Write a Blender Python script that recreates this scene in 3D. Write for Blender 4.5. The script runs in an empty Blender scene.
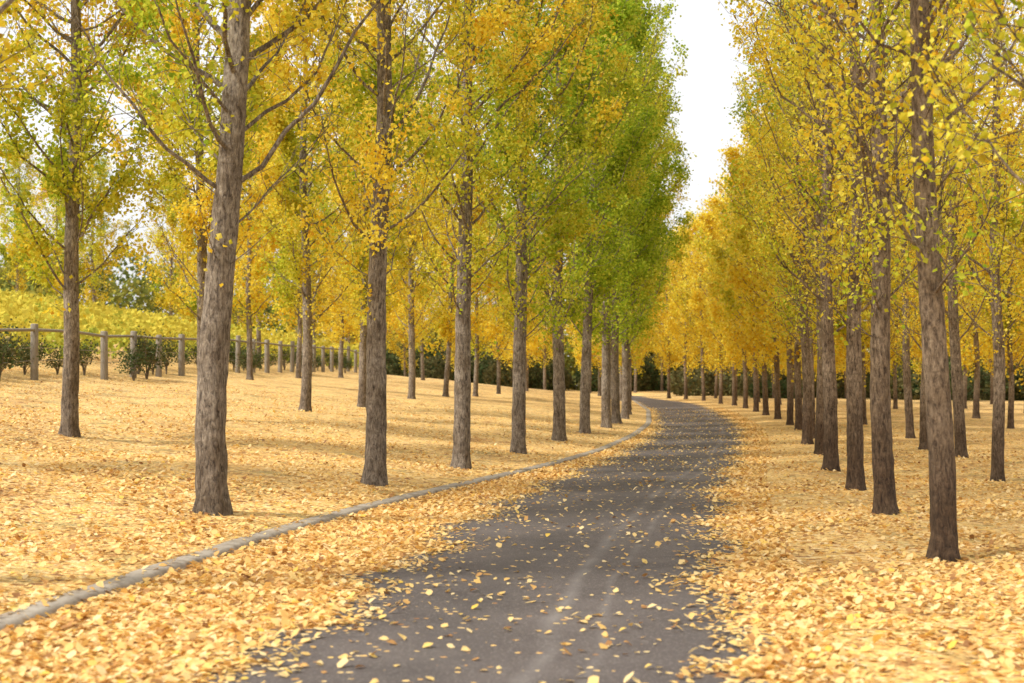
import bpy, math, numpy as np
from mathutils import Vector,Euler,Matrix
rng=np.random.default_rng(7)
scene=bpy.context.scene
COL=scene.collection

# ------------------------------------------------------------ terrain functions (metres)
KY=np.array([-40,-20,0,8.9,10.4,12.4,15.5,19,23.5,27.4,32.5,43,52,69,91,109,140.])
KX=np.array([-7.5,-6,-4.2,-3.21,-3.02,-2.72,-2.25,-1.45,-0.2,0.85,2.0,3.8,5.1,6.7,7.9,7.1,7.1])
RY=np.array([-40,-20,0,7.6,8.9,10.6,13,16.9,19.8,24,30.3,41,50,67,86,105,140.])
RX=np.array([-2.5,-.9,.9,1.40,1.50,1.70,2.05,2.6,3.05,3.75,5.0,6.9,8.25,10.05,11.2,10.1,10.1])
LY=np.array([-40,-20,0,7.6,8.9,10.6,13,16.9,19.8,24,30.3,41,50,140])
LX=np.array([-5.5,-4,-2.3,-1.55,-1.46,-1.3,-1.05,-.64,-.17,.61,1.87,3.75,5.0,7.3])
def smooth_table(Y,X):
    yy=np.arange(-40,140.01,.5); xx=np.interp(yy,Y,X)
    k=np.hanning(15); k/=k.sum()
    p=np.pad(xx,7,mode='reflect',reflect_type='odd')
    return yy,np.convolve(p,k,'valid')
_ky,_kx=smooth_table(KY,KX); _ry,_rx=smooth_table(RY,RX); _ly,_lx=smooth_table(LY,LX)
def xk(y): return np.interp(y,_ky,_kx)
def xr(y): return np.interp(y,_ry,_rx)
def xl(y): return np.maximum(np.interp(y,_ly,_lx),xk(y)+.03)
def sstep(a,b,v):
    t=np.clip((v-a)/(b-a),0,1); return t*t*(3-2*t)
def base(y):
    y=np.asarray(y,float)
    t=np.clip(y-36,0,None)
    return np.where(t<8,0.01*t*t/16,0.01*(t-4))*(y<140)+(y>=140)*1.0
_ph=rng.uniform(0,6.28,(12,)); _fr=rng.uniform(.15,1.3,(12,2))*rng.choice([-1,1],(12,2))
def bumps(x,y):
    s=0
    for i in range(12): s=s+np.sin(x*_fr[i,0]+y*_fr[i,1]+_ph[i])/(1+2*abs(_fr[i]).sum())
    return s*.030
KW=.20
def ground_z(x,y):
    x=np.asarray(x,float); y=np.asarray(y,float)
    b=base(y)
    lat=xk(y)-KW-x
    rl=x-(xr(y)+.25)
    bf=1-sstep(108,115,y)*(1-sstep(130,150,y))
    left=b+.105+bf*(.094*np.clip(lat,0,17)+.15*np.clip(lat-17,0,62))-.08*sstep(108,115,y)+ bumps(x,y)*np.clip(lat,0,2)
    right=b+.02+.05*sstep(0,1.2,rl)-.012*np.clip(rl,0,60)+bumps(x,y)*np.clip(rl,0,2)
    z=np.where(lat>=-1e-4,left,np.where(rl>=-1e-4,right,b-.06))
    return z
def drift(x,y):
    return .055*np.exp(-np.clip(x-xk(y),0,9)/.28)

# ------------------------------------------------------------ mesh helpers
def make_mesh(name,verts,faces_flat,nper,mats,matidx=None,smooth=None,col=None,uv=None):
    me=bpy.data.meshes.new(name)
    nv=len(verts); nf=len(faces_flat)//nper
    me.vertices.add(nv); me.vertices.foreach_set('co',np.asarray(verts,np.float32).ravel())
    me.loops.add(len(faces_flat)); me.loops.foreach_set('vertex_index',np.asarray(faces_flat,np.int32))
    me.polygons.add(nf)
    me.polygons.foreach_set('loop_start',np.arange(0,nf*nper,nper,dtype=np.int32))
    me.polygons.foreach_set('loop_total',np.full(nf,nper,np.int32))
    for m in mats: me.materials.append(m)
    if matidx is not None: me.polygons.foreach_set('material_index',np.asarray(matidx,np.int32))
    if smooth is None: smooth=np.zeros(nf,bool)
    me.polygons.foreach_set('use_smooth',np.asarray(smooth,bool))
    if col is not None:
        a=me.color_attributes.new('leafcol','FLOAT_COLOR','POINT')
        a.data.foreach_set('color',np.asarray(col,np.float32).ravel())
    me.update(calc_edges=True); me.validate()
    return me
def add_obj(name,me,loc=(0,0,0),rot=(0,0,0),scale=(1,1,1),color=None):
    o=bpy.data.objects.new(name,me); COL.objects.link(o)
    o.location=loc; o.rotation_euler=rot; o.scale=scale
    if color is not None: o.color=color
    return o
class Wood:
    def __init__(s): s.v=[];s.f=[];s.n=0
    def tube(s,P,R,k=6):
        P=np.asarray(P,float);R=np.asarray(R,float);m=len(P)
        T=np.gradient(P,axis=0);T/=np.linalg.norm(T,axis=1)[:,None]+1e-9
        ref=np.array([1,0,0.]) if abs(T[0][0])<.8 else np.array([0,1.,0])
        A=np.cross(T,ref);A/=np.linalg.norm(A,axis=1)[:,None]+1e-9;B=np.cross(T,A)
        an=np.arange(k)*2*math.pi/k
        if R.ndim==1: R=np.repeat(R[:,None],k,1)
        V=P[:,None,:]+R[:,:,None]*(np.cos(an)[None,:,None]*A[:,None,:]+np.sin(an)[None,:,None]*B[:,None,:])
        i=np.arange(m-1)[:,None]*k;j=np.arange(k)[None,:];j2=(j+1)%k
        F=np.stack([i+j,i+j2,i+k+j2,i+k+j],-1).reshape(-1,4)+s.n
        s.v.append(V.reshape(-1,3));s.f.append(F);s.n+=m*k
    def get(s): return np.concatenate(s.v),np.concatenate(s.f)
def unit(v): return v/(np.linalg.norm(v,axis=-1,keepdims=True)+1e-9)
def leaf_quads(P,size,r,down=.5,wid=.85):
    n=len(P)
    a=r.normal(size=(n,3)); a[:,2]-=down; a=unit(a)
    s=unit(np.cross(a,r.normal(size=(n,3)))); nn=np.cross(a,s)
    L=(size*r.uniform(.6,1.3,n))[:,None]
    v=np.empty((n,4,3))
    v[:,0]=P; v[:,1]=P+a*L*.45+s*L*wid/2+nn*L*.1; v[:,2]=P+a*L; v[:,3]=P+a*L*.45-s*L*wid/2+nn*L*.1
    return v.reshape(-1,3),np.arange(n*4).reshape(-1,4)

# ------------------------------------------------------------ materials
def newmat(name):
    m=bpy.data.materials.new(name);m.use_nodes=True
    nt=m.node_tree;nt.nodes.clear()
    out=nt.nodes.new('ShaderNodeOutputMaterial')
    return m,nt,out
def N(nt,t,**kw):
    n=nt.nodes.new(t)
    for k,v in kw.items(): setattr(n,k,v)
    return n
def lk(nt,a,b): nt.links.new(a,b)
def ramp(nt,stops,interp='LINEAR'):
    r=nt.nodes.new('ShaderNodeValToRGB');cr=r.color_ramp;cr.interpolation=interp
    while len(cr.elements)<len(stops): cr.elements.new(.5)
    for e,(p,c) in zip(cr.elements,stops): e.position=p;e.color=(*c,1)
    return r
def mathn(nt,op,a,b=None,clamp=False):
    n=nt.nodes.new('ShaderNodeMath');n.operation=op;n.use_clamp=clamp
    for i,v in enumerate((a,b)):
        if v is None: continue
        if isinstance(v,(int,float)): n.inputs[i].default_value=v
        else: lk(nt,v,n.inputs[i])
    return n.outputs[0]
def mixc(nt,f,a,b,mode='MIX'):
    n=nt.nodes.new('ShaderNodeMix');n.data_type='RGBA';n.blend_type=mode
    for sock,v in ((n.inputs[0],f),(n.inputs[6],a),(n.inputs[7],b)):
        if isinstance(v,(int,float)): sock.default_value=v
        elif isinstance(v,tuple): sock.default_value=(*v,1)
        else: lk(nt,v,sock)
    return n.outputs[2]

YEL=[(0,(.50,.25,.03)),(.06,(.78,.49,.04)),(.3,(.84,.64,.05)),(.65,(.87,.72,.075)),(1,(.90,.79,.17))]
GRN=[(0,(.20,.31,.025)),(.5,(.41,.52,.04)),(1,(.65,.68,.08))]
def leaf_material(name,yel,grn,trans=.5):
    m,nt,out=newmat(name)
    at=N(nt,'ShaderNodeAttribute',attribute_name='leafcol')
    sp=N(nt,'ShaderNodeSeparateColor');lk(nt,at.outputs['Color'],sp.inputs[0])
    oi=N(nt,'ShaderNodeObjectInfo');so=N(nt,'ShaderNodeSeparateColor');lk(nt,oi.outputs['Color'],so.inputs[0])
    ry=ramp(nt,yel);lk(nt,sp.outputs[0],ry.inputs[0])
    rg=ramp(nt,grn);lk(nt,sp.outputs[0],rg.inputs[0])
    v=mathn(nt,'SUBTRACT',mathn(nt,'MULTIPLY',so.outputs[0],1.3),sp.outputs[1])
    v=mathn(nt,'ADD',mathn(nt,'MULTIPLY',v,1.5),.38,True)
    c=mixc(nt,v,ry.outputs[0],rg.outputs[0])
    d=N(nt,'ShaderNodeBsdfDiffuse');t=N(nt,'ShaderNodeBsdfTranslucent')
    lk(nt,c,d.inputs[0]);lk(nt,c,t.inputs[0])
    mx=N(nt,'ShaderNodeMixShader');mx.inputs[0].default_value=trans
    lk(nt,d.outputs[0],mx.inputs[1]);lk(nt,t.outputs[0],mx.inputs[2])
    lk(nt,mx.outputs[0],out.inputs[0])
    return m
M_LEAF=leaf_material('autumn_leaf',YEL,GRN,.47)
M_VINE=leaf_material('vine_leaf',[(0,(.52,.42,.05)),(1,(.76,.66,.11))],[(0,(.24,.31,.045)),(1,(.50,.55,.09))],.4)
M_WOODLAND=leaf_material('woodland_leaf',[(0,(.30,.24,.04)),(1,(.55,.46,.08))],[(0,(.10,.14,.04)),(1,(.24,.29,.07))],.3)
M_DARK=leaf_material('shrub_leaf',[(0,(.10,.085,.04)),(1,(.20,.18,.07))],[(0,(.035,.06,.022)),(1,(.11,.16,.06))],.25)

def bark():
    m,nt,out=newmat('bark')
    tc=N(nt,'ShaderNodeTexCoord');mp=N(nt,'ShaderNodeMapping');mp.inputs['Scale'].default_value=(18,18,5)
    oi=N(nt,'ShaderNodeObjectInfo')
    ad=N(nt,'ShaderNodeVectorMath',operation='ADD');lk(nt,tc.outputs['Object'],ad.inputs[0])
    cx=N(nt,'ShaderNodeCombineXYZ');lk(nt,mathn(nt,'MULTIPLY',oi.outputs['Random'],30),cx.inputs[2]);lk(nt,cx.outputs[0],ad.inputs[1])
    lk(nt,ad.outputs[0],mp.inputs[0])
    n1=N(nt,'ShaderNodeTexNoise');n1.inputs['Scale'].default_value=1.7;n1.inputs['Detail'].default_value=9;n1.inputs['Roughness'].default_value=.75;n1.inputs['Distortion'].default_value=.7
    lk(nt,mp.outputs[0],n1.inputs['Vector'])
    n2=N(nt,'ShaderNodeTexNoise');n2.inputs['Scale'].default_value=2.4;n2.inputs['Detail'].default_value=8;n2.inputs['Roughness'].default_value=.7
    lk(nt,ad.outputs[0],n2.inputs['Vector'])
    mp3=N(nt,'ShaderNodeMapping');mp3.inputs['Scale'].default_value=(6,6,15);lk(nt,ad.outputs[0],mp3.inputs[0])
    n3=N(nt,'ShaderNodeTexNoise');n3.inputs['Scale'].default_value=1.2;n3.inputs['Detail'].default_value=8;n3.inputs['Roughness'].default_value=.75;n3.inputs['Distortion'].default_value=.8;lk(nt,mp3.outputs[0],n3.inputs['Vector'])
    r=ramp(nt,[(.36,(.05,.038,.03)),(.46,(.20,.165,.13)),(.56,(.37,.325,.265)),(.72,(.55,.50,.42))]);lk(nt,n1.outputs[0],r.inputs[0])
    r3=ramp(nt,[(.36,(.42,.39,.36)),(.5,(1,1,1))]);lk(nt,n3.outputs[0],r3.inputs[0])
    c=mixc(nt,.5,r.outputs[0],r3.outputs[0],'MULTIPLY')
    r2=ramp(nt,[(.36,(.6,.54,.46)),(.6,(1.1,1.1,1.1))]);lk(nt,n2.outputs[0],r2.inputs[0])
    c=mixc(nt,1.,c,r2.outputs[0],'MULTIPLY')
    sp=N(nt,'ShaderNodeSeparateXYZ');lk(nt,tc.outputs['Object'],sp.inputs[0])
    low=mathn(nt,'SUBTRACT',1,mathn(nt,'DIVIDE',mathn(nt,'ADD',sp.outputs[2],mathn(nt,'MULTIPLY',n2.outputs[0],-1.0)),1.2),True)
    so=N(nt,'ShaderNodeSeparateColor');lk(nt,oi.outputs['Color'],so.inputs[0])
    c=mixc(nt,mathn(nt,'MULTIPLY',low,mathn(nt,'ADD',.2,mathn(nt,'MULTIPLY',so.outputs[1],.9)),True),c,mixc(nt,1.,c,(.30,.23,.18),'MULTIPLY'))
    c=mixc(nt,so.outputs[1],c,mixc(nt,1.,c,(.90,.74,.56),'MULTIPLY'))
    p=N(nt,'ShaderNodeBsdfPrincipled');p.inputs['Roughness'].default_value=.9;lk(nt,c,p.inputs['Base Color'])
    b=N(nt,'ShaderNodeBump');b.inputs['Strength'].default_value=1.;b.inputs['Distance'].default_value=.035
    h=mathn(nt,'ADD',n1.outputs[0],mathn(nt,'MULTIPLY',n3.outputs[0],.4))
    lk(nt,h,b.inputs['Height']);lk(nt,b.outputs[0],p.inputs['Normal']);lk(nt,p.outputs[0],out.inputs[0])
    return m
M_BARK=bark()

LITTER=[(0,(.28,.13,.045)),(.09,(.54,.28,.085)),(.22,(.80,.49,.15)),(.5,(.86,.585,.20)),(.72,(.88,.63,.26)),(.88,(.90,.71,.38)),(1,(.84,.55,.08))]
def litter_color(nt,vec):
    nz=N(nt,'ShaderNodeTexNoise');nz.inputs['Scale'].default_value=9;nz.inputs['Detail'].default_value=2;lk(nt,vec,nz.inputs['Vector'])
    ds=N(nt,'ShaderNodeVectorMath',operation='MULTIPLY_ADD');lk(nt,nz.outputs['Color'],ds.inputs[0]);ds.inputs[1].default_value=(.06,.06,.0);lk(nt,vec,ds.inputs[2])
    v1=N(nt,'ShaderNodeTexVoronoi');v1.inputs['Scale'].default_value=21;lk(nt,ds.outputs[0],v1.inputs['Vector'])
    v2=N(nt,'ShaderNodeTexVoronoi');v2.inputs['Scale'].default_value=12;lk(nt,ds.outputs[0],v2.inputs['Vector'])
    s1=N(nt,'ShaderNodeSeparateColor');lk(nt,v1.outputs['Color'],s1.inputs[0])
    s2=N(nt,'ShaderNodeSeparateColor');lk(nt,v2.outputs['Color'],s2.inputs[0])
    r1=ramp(nt,LITTER);lk(nt,s1.outputs[0],r1.inputs[0]);r2=ramp(nt,LITTER);lk(nt,s2.outputs[0],r2.inputs[0])
    sel=mathn(nt,'GREATER_THAN',s2.outputs[1],.5)
    c=mixc(nt,sel,r1.outputs[0],r2.outputs[0])
    edge=ramp(nt,[(0,(1,1,1)),(.55,(.94,.92,.89)),(.9,(.45,.36,.27))]);lk(nt,v1.outputs['Distance'],edge.inputs[0])
    c=mixc(nt,.85,c,edge.outputs[0],'MULTIPLY')
    big=N(nt,'ShaderNodeTexNoise');big.inputs['Scale'].default_value=.6;big.inputs['Detail'].default_value=7;big.inputs['Roughness'].default_value=.72;lk(nt,vec,big.inputs['Vector'])
    rb=ramp(nt,[(.34,(.58,.46,.35)),(.47,(.95,.92,.89)),(.7,(1.04,1.02,1.))]);lk(nt,big.outputs[0],rb.inputs[0])
    c=mixc(nt,1.,c,rb.outputs[0],'MULTIPLY')
    h=mathn(nt,'ADD',mathn(nt,'SUBTRACT',1,v1.outputs['Distance']),mathn(nt,'MULTIPLY',s1.outputs[2],.6))
    return c,h,s1,v1
def ground_mat():
    m,nt,out=newmat('leaf_litter_ground')
    geo=N(nt,'ShaderNodeNewGeometry')
    c,h,s1,v1=litter_color(nt,geo.outputs['Position'])
    gn=N(nt,'ShaderNodeTexNoise');gn.inputs['Scale'].default_value=1.1;gn.inputs['Detail'].default_value=10;gn.inputs['Roughness'].default_value=.78;lk(nt,geo.outputs['Position'],gn.inputs['Vector'])
    gm=ramp(nt,[(.52,(0,0,0)),(.63,(.75,.75,.75))]);lk(nt,gn.outputs[0],gm.inputs[0])
    fn=N(nt,'ShaderNodeTexNoise');fn.inputs['Scale'].default_value=40;lk(nt,geo.outputs['Position'],fn.inputs['Vector'])
    gc=ramp(nt,[(.3,(.14,.105,.035)),(.7,(.44,.33,.11))]);lk(nt,fn.outputs[0],gc.inputs[0])
    c=mixc(nt,gm.outputs[0],c,gc.outputs[0])
    p=N(nt,'ShaderNodeBsdfPrincipled');p.inputs['Roughness'].default_value=.85;lk(nt,c,p.inputs['Base Color'])
    b=N(nt,'ShaderNodeBump');b.inputs['Strength'].default_value=.7;b.inputs['Distance'].default_value=.03;lk(nt,h,b.inputs['Height'])
    lk(nt,b.outputs[0],p.inputs['Normal']);lk(nt,p.outputs[0],out.inputs[0]);return m
M_GROUND=ground_mat()
def leafpiece_mat():
    m,nt,out=newmat('fallen_leaf')
    at=N(nt,'ShaderNodeAttribute',attribute_name='leafcol');sp=N(nt,'ShaderNodeSeparateColor');lk(nt,at.outputs['Color'],sp.inputs[0])
    r=ramp(nt,LITTER);lk(nt,sp.outputs[0],r.inputs[0])
    d=N(nt,'ShaderNodeBsdfPrincipled');d.inputs['Roughness'].default_value=.6;lk(nt,r.outputs[0],d.inputs['Base Color'])
    t=N(nt,'ShaderNodeBsdfTranslucent');lk(nt,r.outputs[0],t.inputs[0]);mx=N(nt,'ShaderNodeMixShader');mx.inputs[0].default_value=.25
    lk(nt,d.outputs[0],mx.inputs[1]);lk(nt,t.outputs[0],mx.inputs[2]);lk(nt,mx.outputs[0],out.inputs[0]);return m
M_FALLEN=leafpiece_mat()
def road_mat():
    m,nt,out=newmat('asphalt_with_leaves')
    geo=N(nt,'ShaderNodeNewGeometry');P=geo.outputs['Position']
    at=N(nt,'ShaderNodeAttribute',attribute_name='leafcol');sp=N(nt,'ShaderNodeSeparateColor');lk(nt,at.outputs['Color'],sp.inputs[0])
    cover=sp.outputs[0];u=sp.outputs[1]
    f=N(nt,'ShaderNodeTexNoise');f.inputs['Scale'].default_value=110;f.inputs['Detail'].default_value=3;lk(nt,P,f.inputs['Vector'])
    vg=N(nt,'ShaderNodeTexVoronoi');vg.inputs['Scale'].default_value=90;lk(nt,P,vg.inputs['Vector'])
    b1=N(nt,'ShaderNodeTexNoise');b1.inputs['Scale'].default_value=.8;b1.inputs['Detail'].default_value=7;b1.inputs['Roughness'].default_value=.65;lk(nt,P,b1.inputs['Vector'])
    ra=ramp(nt,[(.3,(.064,.050,.046)),(.5,(.094,.076,.070)),(.7,(.130,.107,.097))]);lk(nt,b1.outputs[0],ra.inputs[0])
    rf=ramp(nt,[(.3,(.6,.6,.6)),(.7,(1.4,1.4,1.4))]);lk(nt,f.outputs[0],rf.inputs[0])
    c=mixc(nt,.8,ra.outputs[0],rf.outputs[0],'MULTIPLY')
    sg=N(nt,'ShaderNodeSeparateColor');lk(nt,vg.outputs['Color'],sg.inputs[0])
    c=mixc(nt,mathn(nt,'MULTIPLY',mathn(nt,'GREATER_THAN',sg.outputs[0],.88),.5),c,(.26,.23,.2))
    wn=N(nt,'ShaderNodeTexNoise');wn.inputs['Scale'].default_value=.25;lk(nt,P,wn.inputs['Vector'])
    uu=mathn(nt,'ADD',u,mathn(nt,'MULTIPLY',mathn(nt,'SUBTRACT',wn.outputs[0],.5),.12))
    def streak(cen,w):
        return mathn(nt,'SUBTRACT',1,mathn(nt,'DIVIDE',mathn(nt,'ABSOLUTE',mathn(nt,'SUBTRACT',uu,cen)),w),True)
    st=mathn(nt,'ADD',streak(.64,.018),mathn(nt,'MULTIPLY',streak(.70,.011),.8))
    bn=N(nt,'ShaderNodeTexNoise');bn.inputs['Scale'].default_value=1.3;bn.inputs['Detail'].default_value=6;lk(nt,P,bn.inputs['Vector'])
    br=ramp(nt,[(.3,(0,0,0)),(.6,(1,1,1))]);lk(nt,bn.outputs[0],br.inputs[0])
    c=mixc(nt,mathn(nt,'MULTIPLY',mathn(nt,'MULTIPLY',st,br.outputs[0]),.48,True),c,(.26,.235,.215))
    dk=mathn(nt,'ADD',streak(.52,.09),streak(.85,.08))
    c=mixc(nt,mathn(nt,'MULTIPLY',dk,.3,True),c,(.05,.043,.04))
    lc,h,s1,v1=litter_color(nt,P)
    cn=N(nt,'ShaderNodeTexNoise');cn.inputs['Scale'].default_value=1.6;cn.inputs['Detail'].default_value=6;lk(nt,P,cn.inputs['Vector'])
    prob=mathn(nt,'ADD',cover,mathn(nt,'MULTIPLY',mathn(nt,'SUBTRACT',cn.outputs[0],.5),mathn(nt,'MULTIPLY',mathn(nt,'SUBTRACT',1.02,cover),mathn(nt,'MULTIPLY',cover,3.5))))
    mask=mathn(nt,'LESS_THAN',s1.outputs[1],prob)
    near=mathn(nt,'LESS_THAN',v1.outputs['Distance'],mathn(nt,'ADD',.42,mathn(nt,'MULTIPLY',prob,.6)))
    mask=mathn(nt,'MULTIPLY',mask,near)
    c=mixc(nt,mask,c,lc)
    p=N(nt,'ShaderNodeBsdfPrincipled');p.inputs['Roughness'].default_value=.8;lk(nt,c,p.inputs['Base Color'])
    b=N(nt,'ShaderNodeBump');b.inputs['Strength'].default_value=.5;b.inputs['Distance'].default_value=.01
    lk(nt,mathn(nt,'ADD',f.outputs[0],mathn(nt,'MULTIPLY',mask,1.5)),b.inputs['Height'])
    lk(nt,b.outputs[0],p.inputs['Normal']);lk(nt,p.outputs[0],out.inputs[0]);return m
M_ROAD=road_mat()
def simple(name,stops,scale,rough=.85,stretch=(1,1,1),bump=.4):
    m,nt,out=newmat(name);tc=N(nt,'ShaderNodeNewGeometry');mp=N(nt,'ShaderNodeMapping');mp.inputs['Scale'].default_value=stretch
    lk(nt,tc.outputs['Position'],mp.inputs[0])
    n=N(nt,'ShaderNodeTexNoise');n.inputs['Scale'].default_value=scale;n.inputs['Detail'].default_value=8;n.inputs['Roughness'].default_value=.7;lk(nt,mp.outputs[0],n.inputs['Vector'])
    r=ramp(nt,stops);lk(nt,n.outputs[0],r.inputs[0]);p=N(nt,'ShaderNodeBsdfPrincipled');p.inputs['Roughness'].default_value=rough
    lk(nt,r.outputs[0],p.inputs['Base Color']);b=N(nt,'ShaderNodeBump');b.inputs['Strength'].default_value=bump;b.inputs['Distance'].default_value=.02
    lk(nt,n.outputs[0],b.inputs['Height']);lk(nt,b.outputs[0],p.inputs['Normal']);lk(nt,p.outputs[0],out.inputs[0]);return m
M_KERB=simple('weathered_concrete',[(.3,(.18,.14,.10)),(.5,(.33,.28,.22)),(.7,(.44,.39,.32))],5)
M_POST=simple('weathered_timber',[(.3,(.14,.12,.095)),(.5,(.25,.215,.17)),(.7,(.36,.31,.25))],6,stretch=(6,6,1))

# ------------------------------------------------------------ ground sheet
ys=np.concatenate([np.arange(-40,4,2),np.arange(4,30,.3),np.arange(30,60,.6),np.arange(60,150,1.5),np.arange(150,620,12.)])
tl=-np.concatenate([[0,.02],np.arange(.3,12,.35),np.arange(12,24,1.),np.arange(24,100,3.),np.arange(100,500,20.)])[::-1]
tr=np.concatenate([[0.001],np.arange(.15,2,.15),np.arange(2,14,.5),np.arange(14,80,3.),np.arange(80,500,20.)])
Yg=ys[:,None]
XL=xk(Yg)-KW+tl[None,:]
W=(xr(Yg)+.25)-(xk(Yg)-KW)
XM=(xk(Yg)-KW)+W*np.array([.02,.35,.7,.995])[None,:]
XR=xr(Yg)+.25+tr[None,:]
X=np.concatenate([XL,XM,XR],1);Y=np.repeat(Yg,X.shape[1],1);Z=ground_z(X,Y)
nr,nc=X.shape
idx=np.arange(nr*nc).reshape(nr,nc)
F=np.stack([idx[:-1,:-1],idx[:-1,1:],idx[1:,1:],idx[1:,:-1]],-1).reshape(-1,4)
me=make_mesh('ground',np.stack([X,Y,Z],-1).reshape(-1,3),F.ravel(),4,[M_GROUND],smooth=np.ones(len(F),bool))
add_obj('ground',me)

# ------------------------------------------------------------ road
def cover(x,y):
    l=xl(y);r=xr(y)
    wob=.16*np.sin(y*1.7)+.10*np.sin(y*4.3+1)+.07*np.sin(y*9.1)
    wob2=.12*np.sin(y*1.3+2)+.10*np.sin(y*3.7)+.07*np.sin(y*8.3+1)
    dl=(x-l)+wob*np.clip((l-xk(y))*2,0.1,1); dr=(r-x)+wob2-.05
    d=np.minimum(dl,dr)
    c=np.where(d<0,np.clip(.7-d*2.6,0,1),np.exp(-d/.20)*.7)
    return np.clip(np.maximum(c,.04),0,1)
rys=np.concatenate([np.arange(-40,4,1),np.arange(4,40,.25),np.arange(40,109.1,.5)])
Lp=np.stack([xk(rys),rys],-1);Rp=np.stack([xr(rys)+.6,rys],-1)
extL=np.array([[7.1,109],[6.6,111.5],[5.0,114],[2.5,116],[-1,117.3],[-6,118.2],[-14,119],[-40,120]])
extR=np.array([[10.7,109],[10.0,113],[8.4,116.5],[5.6,119.3],[1.5,121.5],[-5,123],[-14,124],[-40,125]])
q=np.linspace(0,7,60)[1:]
eL=np.stack([np.interp(q,range(8),extL[:,k]) for k in (0,1)],-1);eR=np.stack([np.interp(q,range(8),extR[:,k]) for k in (0,1)],-1)
Lp=np.concatenate([Lp,eL]);Rp=np.concatenate([Rp,eR])
us=np.linspace(0,1,36)
PX=Lp[:,None,0]*(1-us)+Rp[:,None,0]*us;PY=Lp[:,None,1]*(1-us)+Rp[:,None,1]*us
PZ=base(PY)+.012*np.sin(us*math.pi)
dr_=drift(PX,PY);dr_[len(rys):]=0;PZ=PZ+dr_
cv=cover(PX,PY);cv[len(rys):]=.1
nr,nc=PX.shape;idx=np.arange(nr*nc).reshape(nr,nc)
F=np.stack([idx[:-1,:-1],idx[:-1,1:],idx[1:,1:],idx[1:,:-1]],-1).reshape(-1,4)
colr=np.stack([cv,np.repeat(us[None],nr,0),0*cv,0*cv+1],-1).reshape(-1,4)
me=make_mesh('road',np.stack([PX,PY,PZ],-1).reshape(-1,3),F.ravel(),4,[M_ROAD],smooth=np.ones(len(F),bool),col=colr)
add_obj('road',me)
# ------------------------------------------------------------ kerb
prof=np.array([[.015,-.05],[.015,.075],[-.008,.098],[-.03,.104],[-.18,.107],[-.205,.10],[-.22,.05],[-.22,-.05]])
ky=np.concatenate([np.arange(-40,4,1),np.arange(4,109,.3)])
KXX=xk(ky)[:,None]+prof[None,:,0];KZ=base(ky)[:,None]+prof[None,:,1]+.003*np.sin(ky*3.3)[:,None]
KYY=np.repeat(ky[:,None],8,1)
idx=np.arange(KXX.size).reshape(KXX.shape)
F=np.stack([idx[:-1,:-1],idx[1:,:-1],idx[1:,1:],idx[:-1,1:]],-1).reshape(-1,4)
add_obj('kerb',make_mesh('kerb',np.stack([KXX,KYY,KZ],-1).reshape(-1,3),F.ravel(),4,[M_KERB],smooth=np.ones(len(F),bool)))

# ------------------------------------------------------------ fallen leaves (real pieces)
def fallen(name,x,y,z,size,r,tilt):
    n=len(x);a=r.uniform(0,2*math.pi,n);L=size*r.uniform(.55,1.3,n)
    shp=np.array([[0,-.5,0],[.38,-.22,.10],[.46,.12,.14],[0,.55,.02],[-.46,.12,.14],[-.38,-.22,.10]])
    tx=r.normal(0,tilt,n);ty=r.normal(0,tilt,n);cup=r.uniform(-.6,1.8,n)
    lx=shp[None,:,0]*L[:,None]*r.uniform(.65,1.05,n)[:,None];ly=shp[None,:,1]*L[:,None];lz=shp[None,:,2]*L[:,None]*cup[:,None]
    lz=lz+lx*tx[:,None]+ly*ty[:,None]
    lz=lz-lz.min(1,keepdims=True)
    X=x[:,None]+lx*np.cos(a)[:,None]-ly*np.sin(a)[:,None];Y=y[:,None]+lx*np.sin(a)[:,None]+ly*np.cos(a)[:,None]
    Z=z[:,None]+lz
    col=np.repeat(np.stack([r.uniform(0,1,n),r.uniform(0,1,n),0*x,0*x+1],-1)[:,None],6,1)
    me=make_mesh(name,np.stack([X,Y,Z],-1).reshape(-1,3),np.arange(n*6),6,[M_FALLEN],col=col.reshape(-1,4))
    return add_obj(name,me)
n=230000
y=4*np.exp(rng.uniform(0,math.log(50/4.),n));x=rng.uniform(-1,1,n)*(.5*y+3)
k=(x<xk(y)-.03)|(x>xr(y)+.1)
x,y=x[k],y[k]
onk=(x>xk(y)-.23)&(x<xk(y))
thin=np.sin(x*1.7+y*.9)+np.sin(x*.6-y*1.3+2)+np.sin(x*3.3+y*2.1)*.6+np.sin(x*7+y*3)*.4
keep=np.where(onk,rng.uniform(0,1,len(x))<.20,rng.uniform(0,1,len(x))<np.clip(.70+.35*thin,.15,1));x,y,onk=x[keep],y[keep],onk[keep]
z=np.where(onk,base(y)+.108,ground_z(x,y)+.004)
Z1=z
n=150000
y2=4+rng.uniform(0,1,n)**1.5*71;x2=xk(y2)+.02+rng.uniform(0,1,n)*(xr(y2)+.5-xk(y2))
c2=cover(x2,y2)
patch=1+.5*np.sin(y2*.8+x2)+.4*np.sin(x2*3.1+y2*1.9)
k=rng.uniform(0,1,n)<np.where(c2<.06,.028*np.clip(patch,.3,3),c2)
x2,y2=x2[k],y2[k];z2=np.maximum(base(y2)+.015+drift(x2,y2),np.where(x2>xr(y2)+.25,ground_z(x2,y2),-9))
fallen('fallen_leaves',np.concatenate([x,x2]),np.concatenate([y,y2]),np.concatenate([Z1,z2]),.056,rng,.30)

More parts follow.
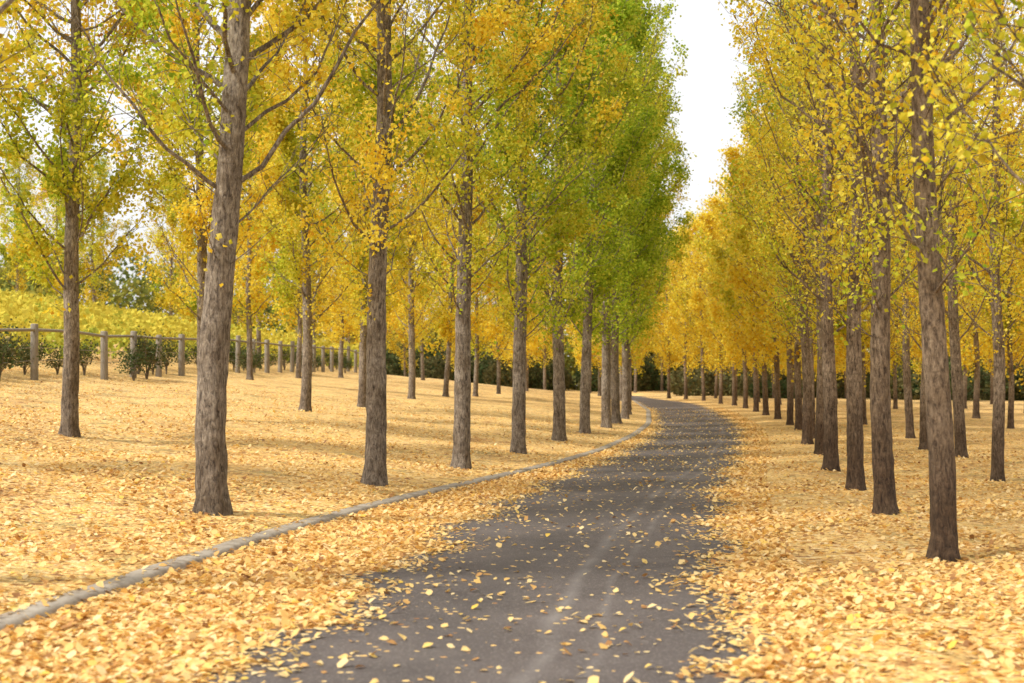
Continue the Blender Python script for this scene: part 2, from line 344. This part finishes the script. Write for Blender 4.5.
# ------------------------------------------------------------ trees
def make_tree(seed,H,r0,cr,nl,nleaf,lsize,first,upright,spread=.115,topbare=0.):
    r=np.random.default_rng(seed);w=Wood()
    m=30;z=np.linspace(-.25,H,m)
    ox=np.cumsum(r.normal(0,.033,m));oy=np.cumsum(r.normal(0,.033,m));ox-=ox[0];oy-=oy[0]
    sm=np.array([.25,.5,.25])
    for _ in range(4): ox[1:-1]=np.convolve(ox,sm,'valid');oy[1:-1]=np.convolve(oy,sm,'valid')
    kk=16;an=np.arange(kk)*2*math.pi/kk;ph=r.uniform(0,6,3)
    zz=np.linspace(-.25,H,110);fl=np.exp(-np.clip(zz,0,9)/.25)
    Rz=r0*(1-np.clip(zz,0,H)/H)**.8+.012;Rz=Rz*(1+.32*np.exp(-np.clip(zz,0,9)/.10))
    RR=Rz[:,None]*(1+(.03+.10*fl[:,None])*np.sin(an*4+ph[0])[None,:]+.04*np.sin(an*3+ph[1]+zz[:,None]*1.3)+.035*r.normal(size=(110,kk)))
    OX=np.interp(zz,z,ox);OY=np.interp(zz,z,oy)
    w.tube(np.stack([OX,OY,zz],-1),RR,kk)
    anchors=[];wt=[];outw=[]
    for i in range(nl):
        f=(i+r.uniform(0,1))/nl
        h=first+f*(H*.97-first);az=i*2.399+r.normal(0,.5)
        el0=math.radians(r.uniform(20,46)+upright*12);el1=math.radians(r.uniform(46,74)+upright*9)
        wd=cr*(.62+.45*math.sin(min(1,f*2.3)*math.pi/2))*(1-f**2.6)*r.uniform(.5,1.18)+.25
        if f<.12: wd*=r.uniform(.5,1.1)
        L=wd/math.cos((el0+el1)/2)
        b=np.array([np.interp(h,zz,OX),np.interp(h,zz,OY),h])
        ns=9;P=[b];cur=b.copy();a=az
        for s in range(ns):
            e=el0+(el1-el0)*s/ns;a+=r.normal(0,.14);e+=r.normal(0,.12)
            cur=cur+np.array([math.cos(a)*math.cos(e),math.sin(a)*math.cos(e),math.sin(e)])*L/ns;P.append(cur.copy())
        P=np.array(P);rl=min(.007+.008*L*(1-.35*f),.033)*r.uniform(.6,1.15)
        w.tube(P,rl*np.linspace(1,.18,ns+1),6)
        dens=r.gamma(1.9,.52)*(1.0 if f>.12 else .6)*(1-topbare*f)
        nt_=int(5+L*4.0)
        for j in range(nt_):
            tt=r.uniform(.12,1)**.85;q=tt*ns;i0=min(int(q),ns-1);pb=P[i0]+(P[i0+1]-P[i0])*(q-i0)
            d=P[i0+1]-P[i0];d/=np.linalg.norm(d);dd=unit(d*.75+r.normal(0,.6,3)+np.array([0,0,.15]))
            tl_=r.uniform(.35,1.05)*(1.05-.35*tt)
            mid=pb+dd*tl_*.5;end=pb+unit(dd+np.array([0,0,r.uniform(-.3,.4)]))*tl_
            w.tube(np.array([pb,mid,end]),np.array([.006,.0045,.0025]),3)
            nn=max(2,int(6*tl_/.5));sgs=r.uniform(.1,1,nn)[:,None]
            pts=np.where(sgs<.5,pb+(mid-pb)*sgs*2,mid+(end-mid)*(sgs-.5)*2)
            anchors.append(pts);wt+= [dens*r.gamma(1.2,.83)]*nn
            outw+=[tt]*nn
    for j in range(int(nl*1.0)):
        h=r.uniform(first*.85,H*.9);b=np.array([np.interp(h,zz,OX),np.interp(h,zz,OY),h]);a=r.uniform(0,6.28)
        d=unit(np.array([math.cos(a),math.sin(a),r.uniform(.1,1.2)]));l=r.uniform(.3,.9)
        w.tube(np.array([b,b+d*l*.5,b+d*l+[0,0,.05]]),np.array([.008,.006,.003]),3)
        sg=r.uniform(.5,1,6)[:,None];anchors.append(b+d*l*sg);wt+=[.4*r.gamma(1.2,.7)]*6;outw+=[.3]*6
    A=np.concatenate(anchors);wt=np.array(wt);outw=np.array(outw)
    wt=wt/wt.sum();pick=r.choice(len(A),nleaf,p=wt)
    Pz=A[pick]+r.normal(0,spread,(nleaf,3));Pz[:,2]-=.03
    lv,lf=leaf_quads(Pz,lsize,r,.6)
    frx=r.uniform(-1.1,1.1,(8,3));php=r.uniform(0,6.28,8)
    cl=sum(np.sin(Pz@frx[i]*1.3+php[i]) for i in range(8))/8*1.1+.5
    cl=np.clip(cl+.10*(outw[pick]-.5)+r.normal(0,.12,nleaf),0,1)
    col=np.stack([r.uniform(0,1,nleaf),cl,cl*0,cl*0+1],-1)
    wv,wf=w.get()
    V=np.concatenate([wv,lv]);Fq=np.concatenate([wf,lf+len(wv)])
    colv=np.concatenate([np.ones((len(wv),4)),np.repeat(col,4,0)])
    mi=np.concatenate([np.zeros(len(wf)),np.ones(len(lf))]);smo=mi==0
    return make_mesh('poplar_tree',V,Fq.ravel(),4,[M_BARK,M_LEAF],mi,smo,colv)
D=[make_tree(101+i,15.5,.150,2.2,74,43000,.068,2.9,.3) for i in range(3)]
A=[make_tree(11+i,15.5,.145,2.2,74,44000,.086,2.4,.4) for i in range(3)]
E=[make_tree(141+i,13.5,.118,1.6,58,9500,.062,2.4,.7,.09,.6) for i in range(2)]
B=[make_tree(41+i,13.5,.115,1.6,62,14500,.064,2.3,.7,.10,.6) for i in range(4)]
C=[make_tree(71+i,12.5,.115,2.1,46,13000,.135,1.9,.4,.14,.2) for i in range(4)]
def tree(lib,i,x,y,s=1.0,g=.3,warm=.2,rz=None,lean=(0,0),sz=None):
    z=float(ground_z(x,y))
    rz=rng.uniform(0,6.28) if rz is None else rz
    if abs(x)>.46*y+6: return None
    o=add_obj('poplar_tree',lib[i%len(lib)],(x,y,z-.01),(0,0,0),(s,s,sz or s),(g,warm,0,1))
    o.rotation_euler=(Euler((lean[0],lean[1],0)).to_matrix()@Matrix.Rotation(rz,3,'Z')).to_euler()
    return o
LT=[(-3.28,15.75,1.05,.34),(-1.96,20.3,.95,.32),(-.88,24.6,.92,.40),(.12,29.5,.95,.58),(1.15,34.9,.97,.70),(2.1,40.8,1.0,.80),(3.0,45.2,1.0,.84),(3.65,49.5,1.0,.78),
(4.3,54.5,1.0,.62),(4.9,60,.95,.5),(5.4,66,.95,.42),(5.8,72,.92,.35),(6.2,78.5,.9,.3),(6.5,85,.9,.25),(6.4,92,.88,.15),(6.1,99,.86,.1),(5.5,106,.85,.1)]
for i,(x,y,s,g) in enumerate(LT):
    tree(D if i<3 else (A if i<10 else C),i,x,y,s,g,.1,lean=(rng.normal(0,.006),.028 if i==0 else rng.normal(0.006,.008)))
tree(D,2,-4.3,10.4,1.0,.34,.15)
for i,(x,y,s,g) in enumerate([(-8.6,17.0,1,.45),(-7.45,24,.95,.38),(-6.65,31,.95,.25),(-5.4,37,.95,.22),(-4.75,45,.95,.22),(-3.8,53.5,.95,.25),(-2.8,60,.95,.3),(-1.7,66,.95,.3),(-.7,73,.9,.2),(.2,80,.9,.2),(.9,88,.9,.15),(1,96,.9,.1)]):
    tree(D if i<1 else (A if i<6 else C),i+1,x,y,s*.93,g,.2,lean=(0,rng.normal(0,.015)))
for i,(x,y) in enumerate([(-10.5,57),(-10.2,68),(-9.5,79),(-8,88),(-6,96),(-12.5,90),(-13,73)]):
    tree(C,i,x,y,rng.uniform(.9,1.05),.25,.2)
RT=[(3.6,8.9,1.0,.28),(3.95,13.1,.97,.34),(4.43,16.9,1.0,.38),(5.09,21.1,1.0,.36),(5.8,25.9,1.0,.36),(6.75,31.2,1.0,.32),(7.6,36.7,1.0,.3),(8.35,41.5,1.0,.26),(9.0,46.5,1.0,.2),(9.7,51.5,.98,.15),(10.3,57,.98,.12),(10.8,62.5,.98,.1),(11.3,68,.97,.1),(11.7,73.5,.96,.08),(12.0,79,.95,.05),(12.1,85,.95,.05),(11.9,91,.95,.05),(11.5,97,.95,.05),(11.0,103.,.95,.05)]
for i,(x,y,s,g) in enumerate(RT):
    xo=.35 if i>6 else 0
    lib=E if i<2 else (B if i<8 else C)
    tree(lib,i+1,x+xo,y,s,g,.75,lean=(rng.normal(0,.008),-.03 if i in(1,2) else rng.normal(0,.008)))
rx=np.array([r[0] for r in RT]);ry=np.array([r[1] for r in RT])
for kx,off in enumerate([3.3,8.2,13.2,18.5]):
    for j,yy in enumerate(np.arange(18+ (24-18)*(kx==0)+kx*5,104,6.0+kx*1.2)):
        x=float(np.interp(yy,ry,rx))+off+rng.normal(0,.35);y=float(yy+rng.normal(0,.5))
        tree(B if (kx==0 and yy<50) else C,j+kx,x,y,rng.uniform(.85,1.0),rng.uniform(.1,.34),.6,lean=(rng.normal(0,.02),rng.normal(0,.02)))
for i,(x,y) in enumerate([(3,130),(7,128),(11,127),(15,124),(19,126),(9,134),(14,133),(0,136),(20,134),(-5,131),(-10,133),(24,128),(-15,130),(28,124),(33,122),(12,141),(25,140),(38,118),(44,116)]):
    tree(C,i,x,y,rng.uniform(.95,1.15),.08,.4)
for i,(x,y) in enumerate([(-27,84),(-32,92),(-37,82),(-23,96),(-44,90),(-20,104),(-30,102),(-40,100),(-25,112),(-17,112)]):
    tree(C,i,x,y,rng.uniform(.8,1.05),.42,.3)

# ------------------------------------------------------------ distant wood and hedges
def leaf_mass(name,P,size,mat,color,r,g=None):
    v,f=leaf_quads(P,size,r,.2);n=len(P)
    col=np.stack([r.uniform(0,1,n),r.uniform(0,1,n) if g is None else g,np.zeros(n),np.ones(n)],-1)
    me=make_mesh(name,v,f.ravel(),4,[mat],col=np.repeat(col,4,0));return add_obj(name,me,color=color)
pts=[];gg=[]
for i in range(190):
    if i<115: cx=rng.uniform(14,75);cy=rng.uniform(104,122)-max(0,cx-30)*.5
    else: cx=rng.uniform(-14,30);cy=rng.uniform(134,146)
    rr=rng.uniform(1.0,2.6);hh=rng.uniform(1.4,4.2);n=900
    d=unit(rng.normal(size=(n,3)))*(rng.uniform(.6,1,n)**.5)[:,None]
    p=np.stack([cx+d[:,0]*rr,cy+d[:,1]*rr,float(ground_z(cx,cy))+hh*.45+d[:,2]*hh*.55],-1);pts.append(p)
    gg.append(np.clip(rng.uniform(0,1)+rng.normal(0,.2,n),0,1))
leaf_mass('distant_shrubbery',np.concatenate(pts),.28,M_DARK,(.3,0,0,1),rng,np.concatenate(gg))
pts=[];gg=[]
for i in range(150):
    cx=rng.uniform(-110,95);cy=160+rng.uniform(-8,8)-abs(cx+5)*.35
    rr=rng.uniform(2.5,5);hh=rng.uniform(6,11) ;n=1200
    d=unit(rng.normal(size=(n,3)))*(rng.uniform(.5,1,n)**.5)[:,None]
    pts.append(np.stack([cx+d[:,0]*rr,cy+d[:,1]*rr,float(ground_z(cx,cy))+hh*.45+d[:,2]*hh*.55],-1));gg.append(np.clip(rng.uniform(.1,.9)+rng.normal(0,.15,n),0,1))
leaf_mass('distant_woodland',np.concatenate(pts),.5,M_WOODLAND,(.42,0,0,1),rng,np.concatenate(gg))
# ------------------------------------------------------------ vineyard rows on the hillside
pts=[];gs=[]
for k in range(22):
    n=5600-k*90
    yy=rng.uniform(20,112,n);xx=-15.3-k*2.6+(yy-40)*.055
    h=1.25+.25*np.sin(yy*2.1+k)+.15*np.sin(yy*5.3)
    px=xx+rng.normal(0,.28,n);u_=rng.uniform(0,1,n)**.8;pz=ground_z(xx,yy)+.5+h*u_
    patchy=.18*np.sin(yy*.35+k*1.7)+.12*np.sin(yy*.9+k)
    pts.append(np.stack([px,yy,pz],-1));gs.append(np.clip(u_*.75+.12+patchy+rng.normal(0,.12,n),0,1))
leaf_mass('vineyard',np.concatenate(pts),.24,M_VINE,(.42,0,0,1),rng,np.concatenate(gs))
# ------------------------------------------------------------ fence
w=Wood();fy=np.arange(20,104,2.9);fx=-13.6+(fy-39)*.055
for x,y in zip(fx,fy):
    z=float(ground_z(x,y));l=rng.normal(0,.02);hh=1.6+rng.normal(0,.04);rd=.12+rng.uniform(-.01,.015)
    w.tube([[x,y,z-.2],[x+l*.5,y,z+hh*.5],[x+l,y,z+hh-.03],[x+l,y,z+hh],[x+l,y,z+hh+.005]],[rd,rd*.97,rd*.95,rd*.8,.001],10)
for hz,rd in ((1.42,.045),(.9,.008),(.55,.008)):
    w.tube(np.stack([fx,fy,ground_z(fx,fy)+hz+rng.normal(0,.01,len(fx))],-1),np.full(len(fx),rd),6)
v,f=w.get()
add_obj('vineyard_fence',make_mesh('vineyard_fence',v,f.ravel(),4,[M_POST],smooth=np.ones(len(f),bool)))
def bush(seed):
    r=np.random.default_rng(seed);w=Wood();pp=[]
    for i in range(9):
        a=r.uniform(0,6.28);s=r.uniform(.1,.5);h=r.uniform(.5,1.15)
        P=np.array([[0,0,-.05],[math.cos(a)*s*.2,math.sin(a)*s*.2,h*.4],[math.cos(a)*s,math.sin(a)*s,h]])
        w.tube(P,[.022,.014,.006],5)
        c=P[2]*.85+P[1]*.15;pp.append(c+r.normal(0,1,(70,3))*[.15,.15,.18])
    P=np.concatenate(pp);P=P[P[:,2]>.3];lv,lf=leaf_quads(P,.08,r,.2);wv,wf=w.get();n=len(P)
    col=np.stack([r.uniform(0,1,n),r.uniform(0,1,n),np.zeros(n),np.ones(n)],-1)
    return make_mesh('rose_bush',np.concatenate([wv,lv]),np.concatenate([wf,lf+len(wv)]).ravel(),4,[M_BARK,M_DARK],
        np.concatenate([np.zeros(len(wf)),np.ones(len(lf))]),None,np.concatenate([np.ones((len(wv),4)),np.repeat(col,4,0)]))
bs=[bush(200+i) for i in range(4)]
for i in range(40):
    t=rng.uniform(0,1) if i>=29 else i/29+.015
    y=22+t*76;x=-13.6+(y-39)*.055+(-.75 if i%5 else .5)
    s=rng.uniform(.75,1.2)
    add_obj('rose_bush',bs[i%4],(x+rng.normal(0,.12),y,float(ground_z(x,y))),(0,0,rng.uniform(0,6)),(s,s,s*rng.uniform(.85,1.1)),(rng.uniform(.35,.7),0,0,1))

# ------------------------------------------------------------ light: bright overcast sky with a soft sun
wd=bpy.data.worlds.new('World');scene.world=wd;wd.use_nodes=True;nt=wd.node_tree;nt.nodes.clear()
sky=nt.nodes.new('ShaderNodeTexSky');sky.sky_type='NISHITA';sky.sun_disc=False
EL=math.radians(48);AZ=math.radians(-118)
sky.sun_elevation=EL;sky.sun_rotation=AZ;sky.dust_density=4;sky.air_density=1.0
hs=nt.nodes.new('ShaderNodeHueSaturation');hs.inputs['Saturation'].default_value=.15;hs.inputs['Value'].default_value=1.8
mxw=nt.nodes.new('ShaderNodeMix');mxw.data_type='RGBA';mxw.inputs[0].default_value=.6;mxw.inputs[7].default_value=(7.9,7.9,7.95,1)
bg=nt.nodes.new('ShaderNodeBackground');bg.inputs['Strength'].default_value=.145;ow=nt.nodes.new('ShaderNodeOutputWorld')
nt.links.new(sky.outputs[0],hs.inputs['Color']);nt.links.new(hs.outputs[0],mxw.inputs[6]);nt.links.new(mxw.outputs[2],bg.inputs[0]);nt.links.new(bg.outputs[0],ow.inputs[0])
sl=bpy.data.lights.new('sun','SUN');sl.energy=3.4;sl.angle=math.radians(7);sl.color=(1,.95,.87)
so=bpy.data.objects.new('sun',sl);COL.objects.link(so)
dirv=Vector((math.sin(AZ)*math.cos(EL),math.cos(AZ)*math.cos(EL),math.sin(EL)))
so.rotation_euler=dirv.to_track_quat('Z','Y').to_euler();so.location=dirv*60

cam=bpy.data.cameras.new('camera');cam.lens=50;cam.sensor_width=36;cam.clip_end=3000;cam.clip_start=.1
cam.dof.use_dof=True;cam.dof.focus_distance=20;cam.dof.aperture_fstop=2.2
co=bpy.data.objects.new('camera',cam);COL.objects.link(co);co.location=(0,0,1.6);co.rotation_euler=(math.radians(90+1.75),0,0)
scene.camera=co
scene.view_settings.view_transform='Standard';scene.view_settings.look='None';scene.view_settings.exposure=0
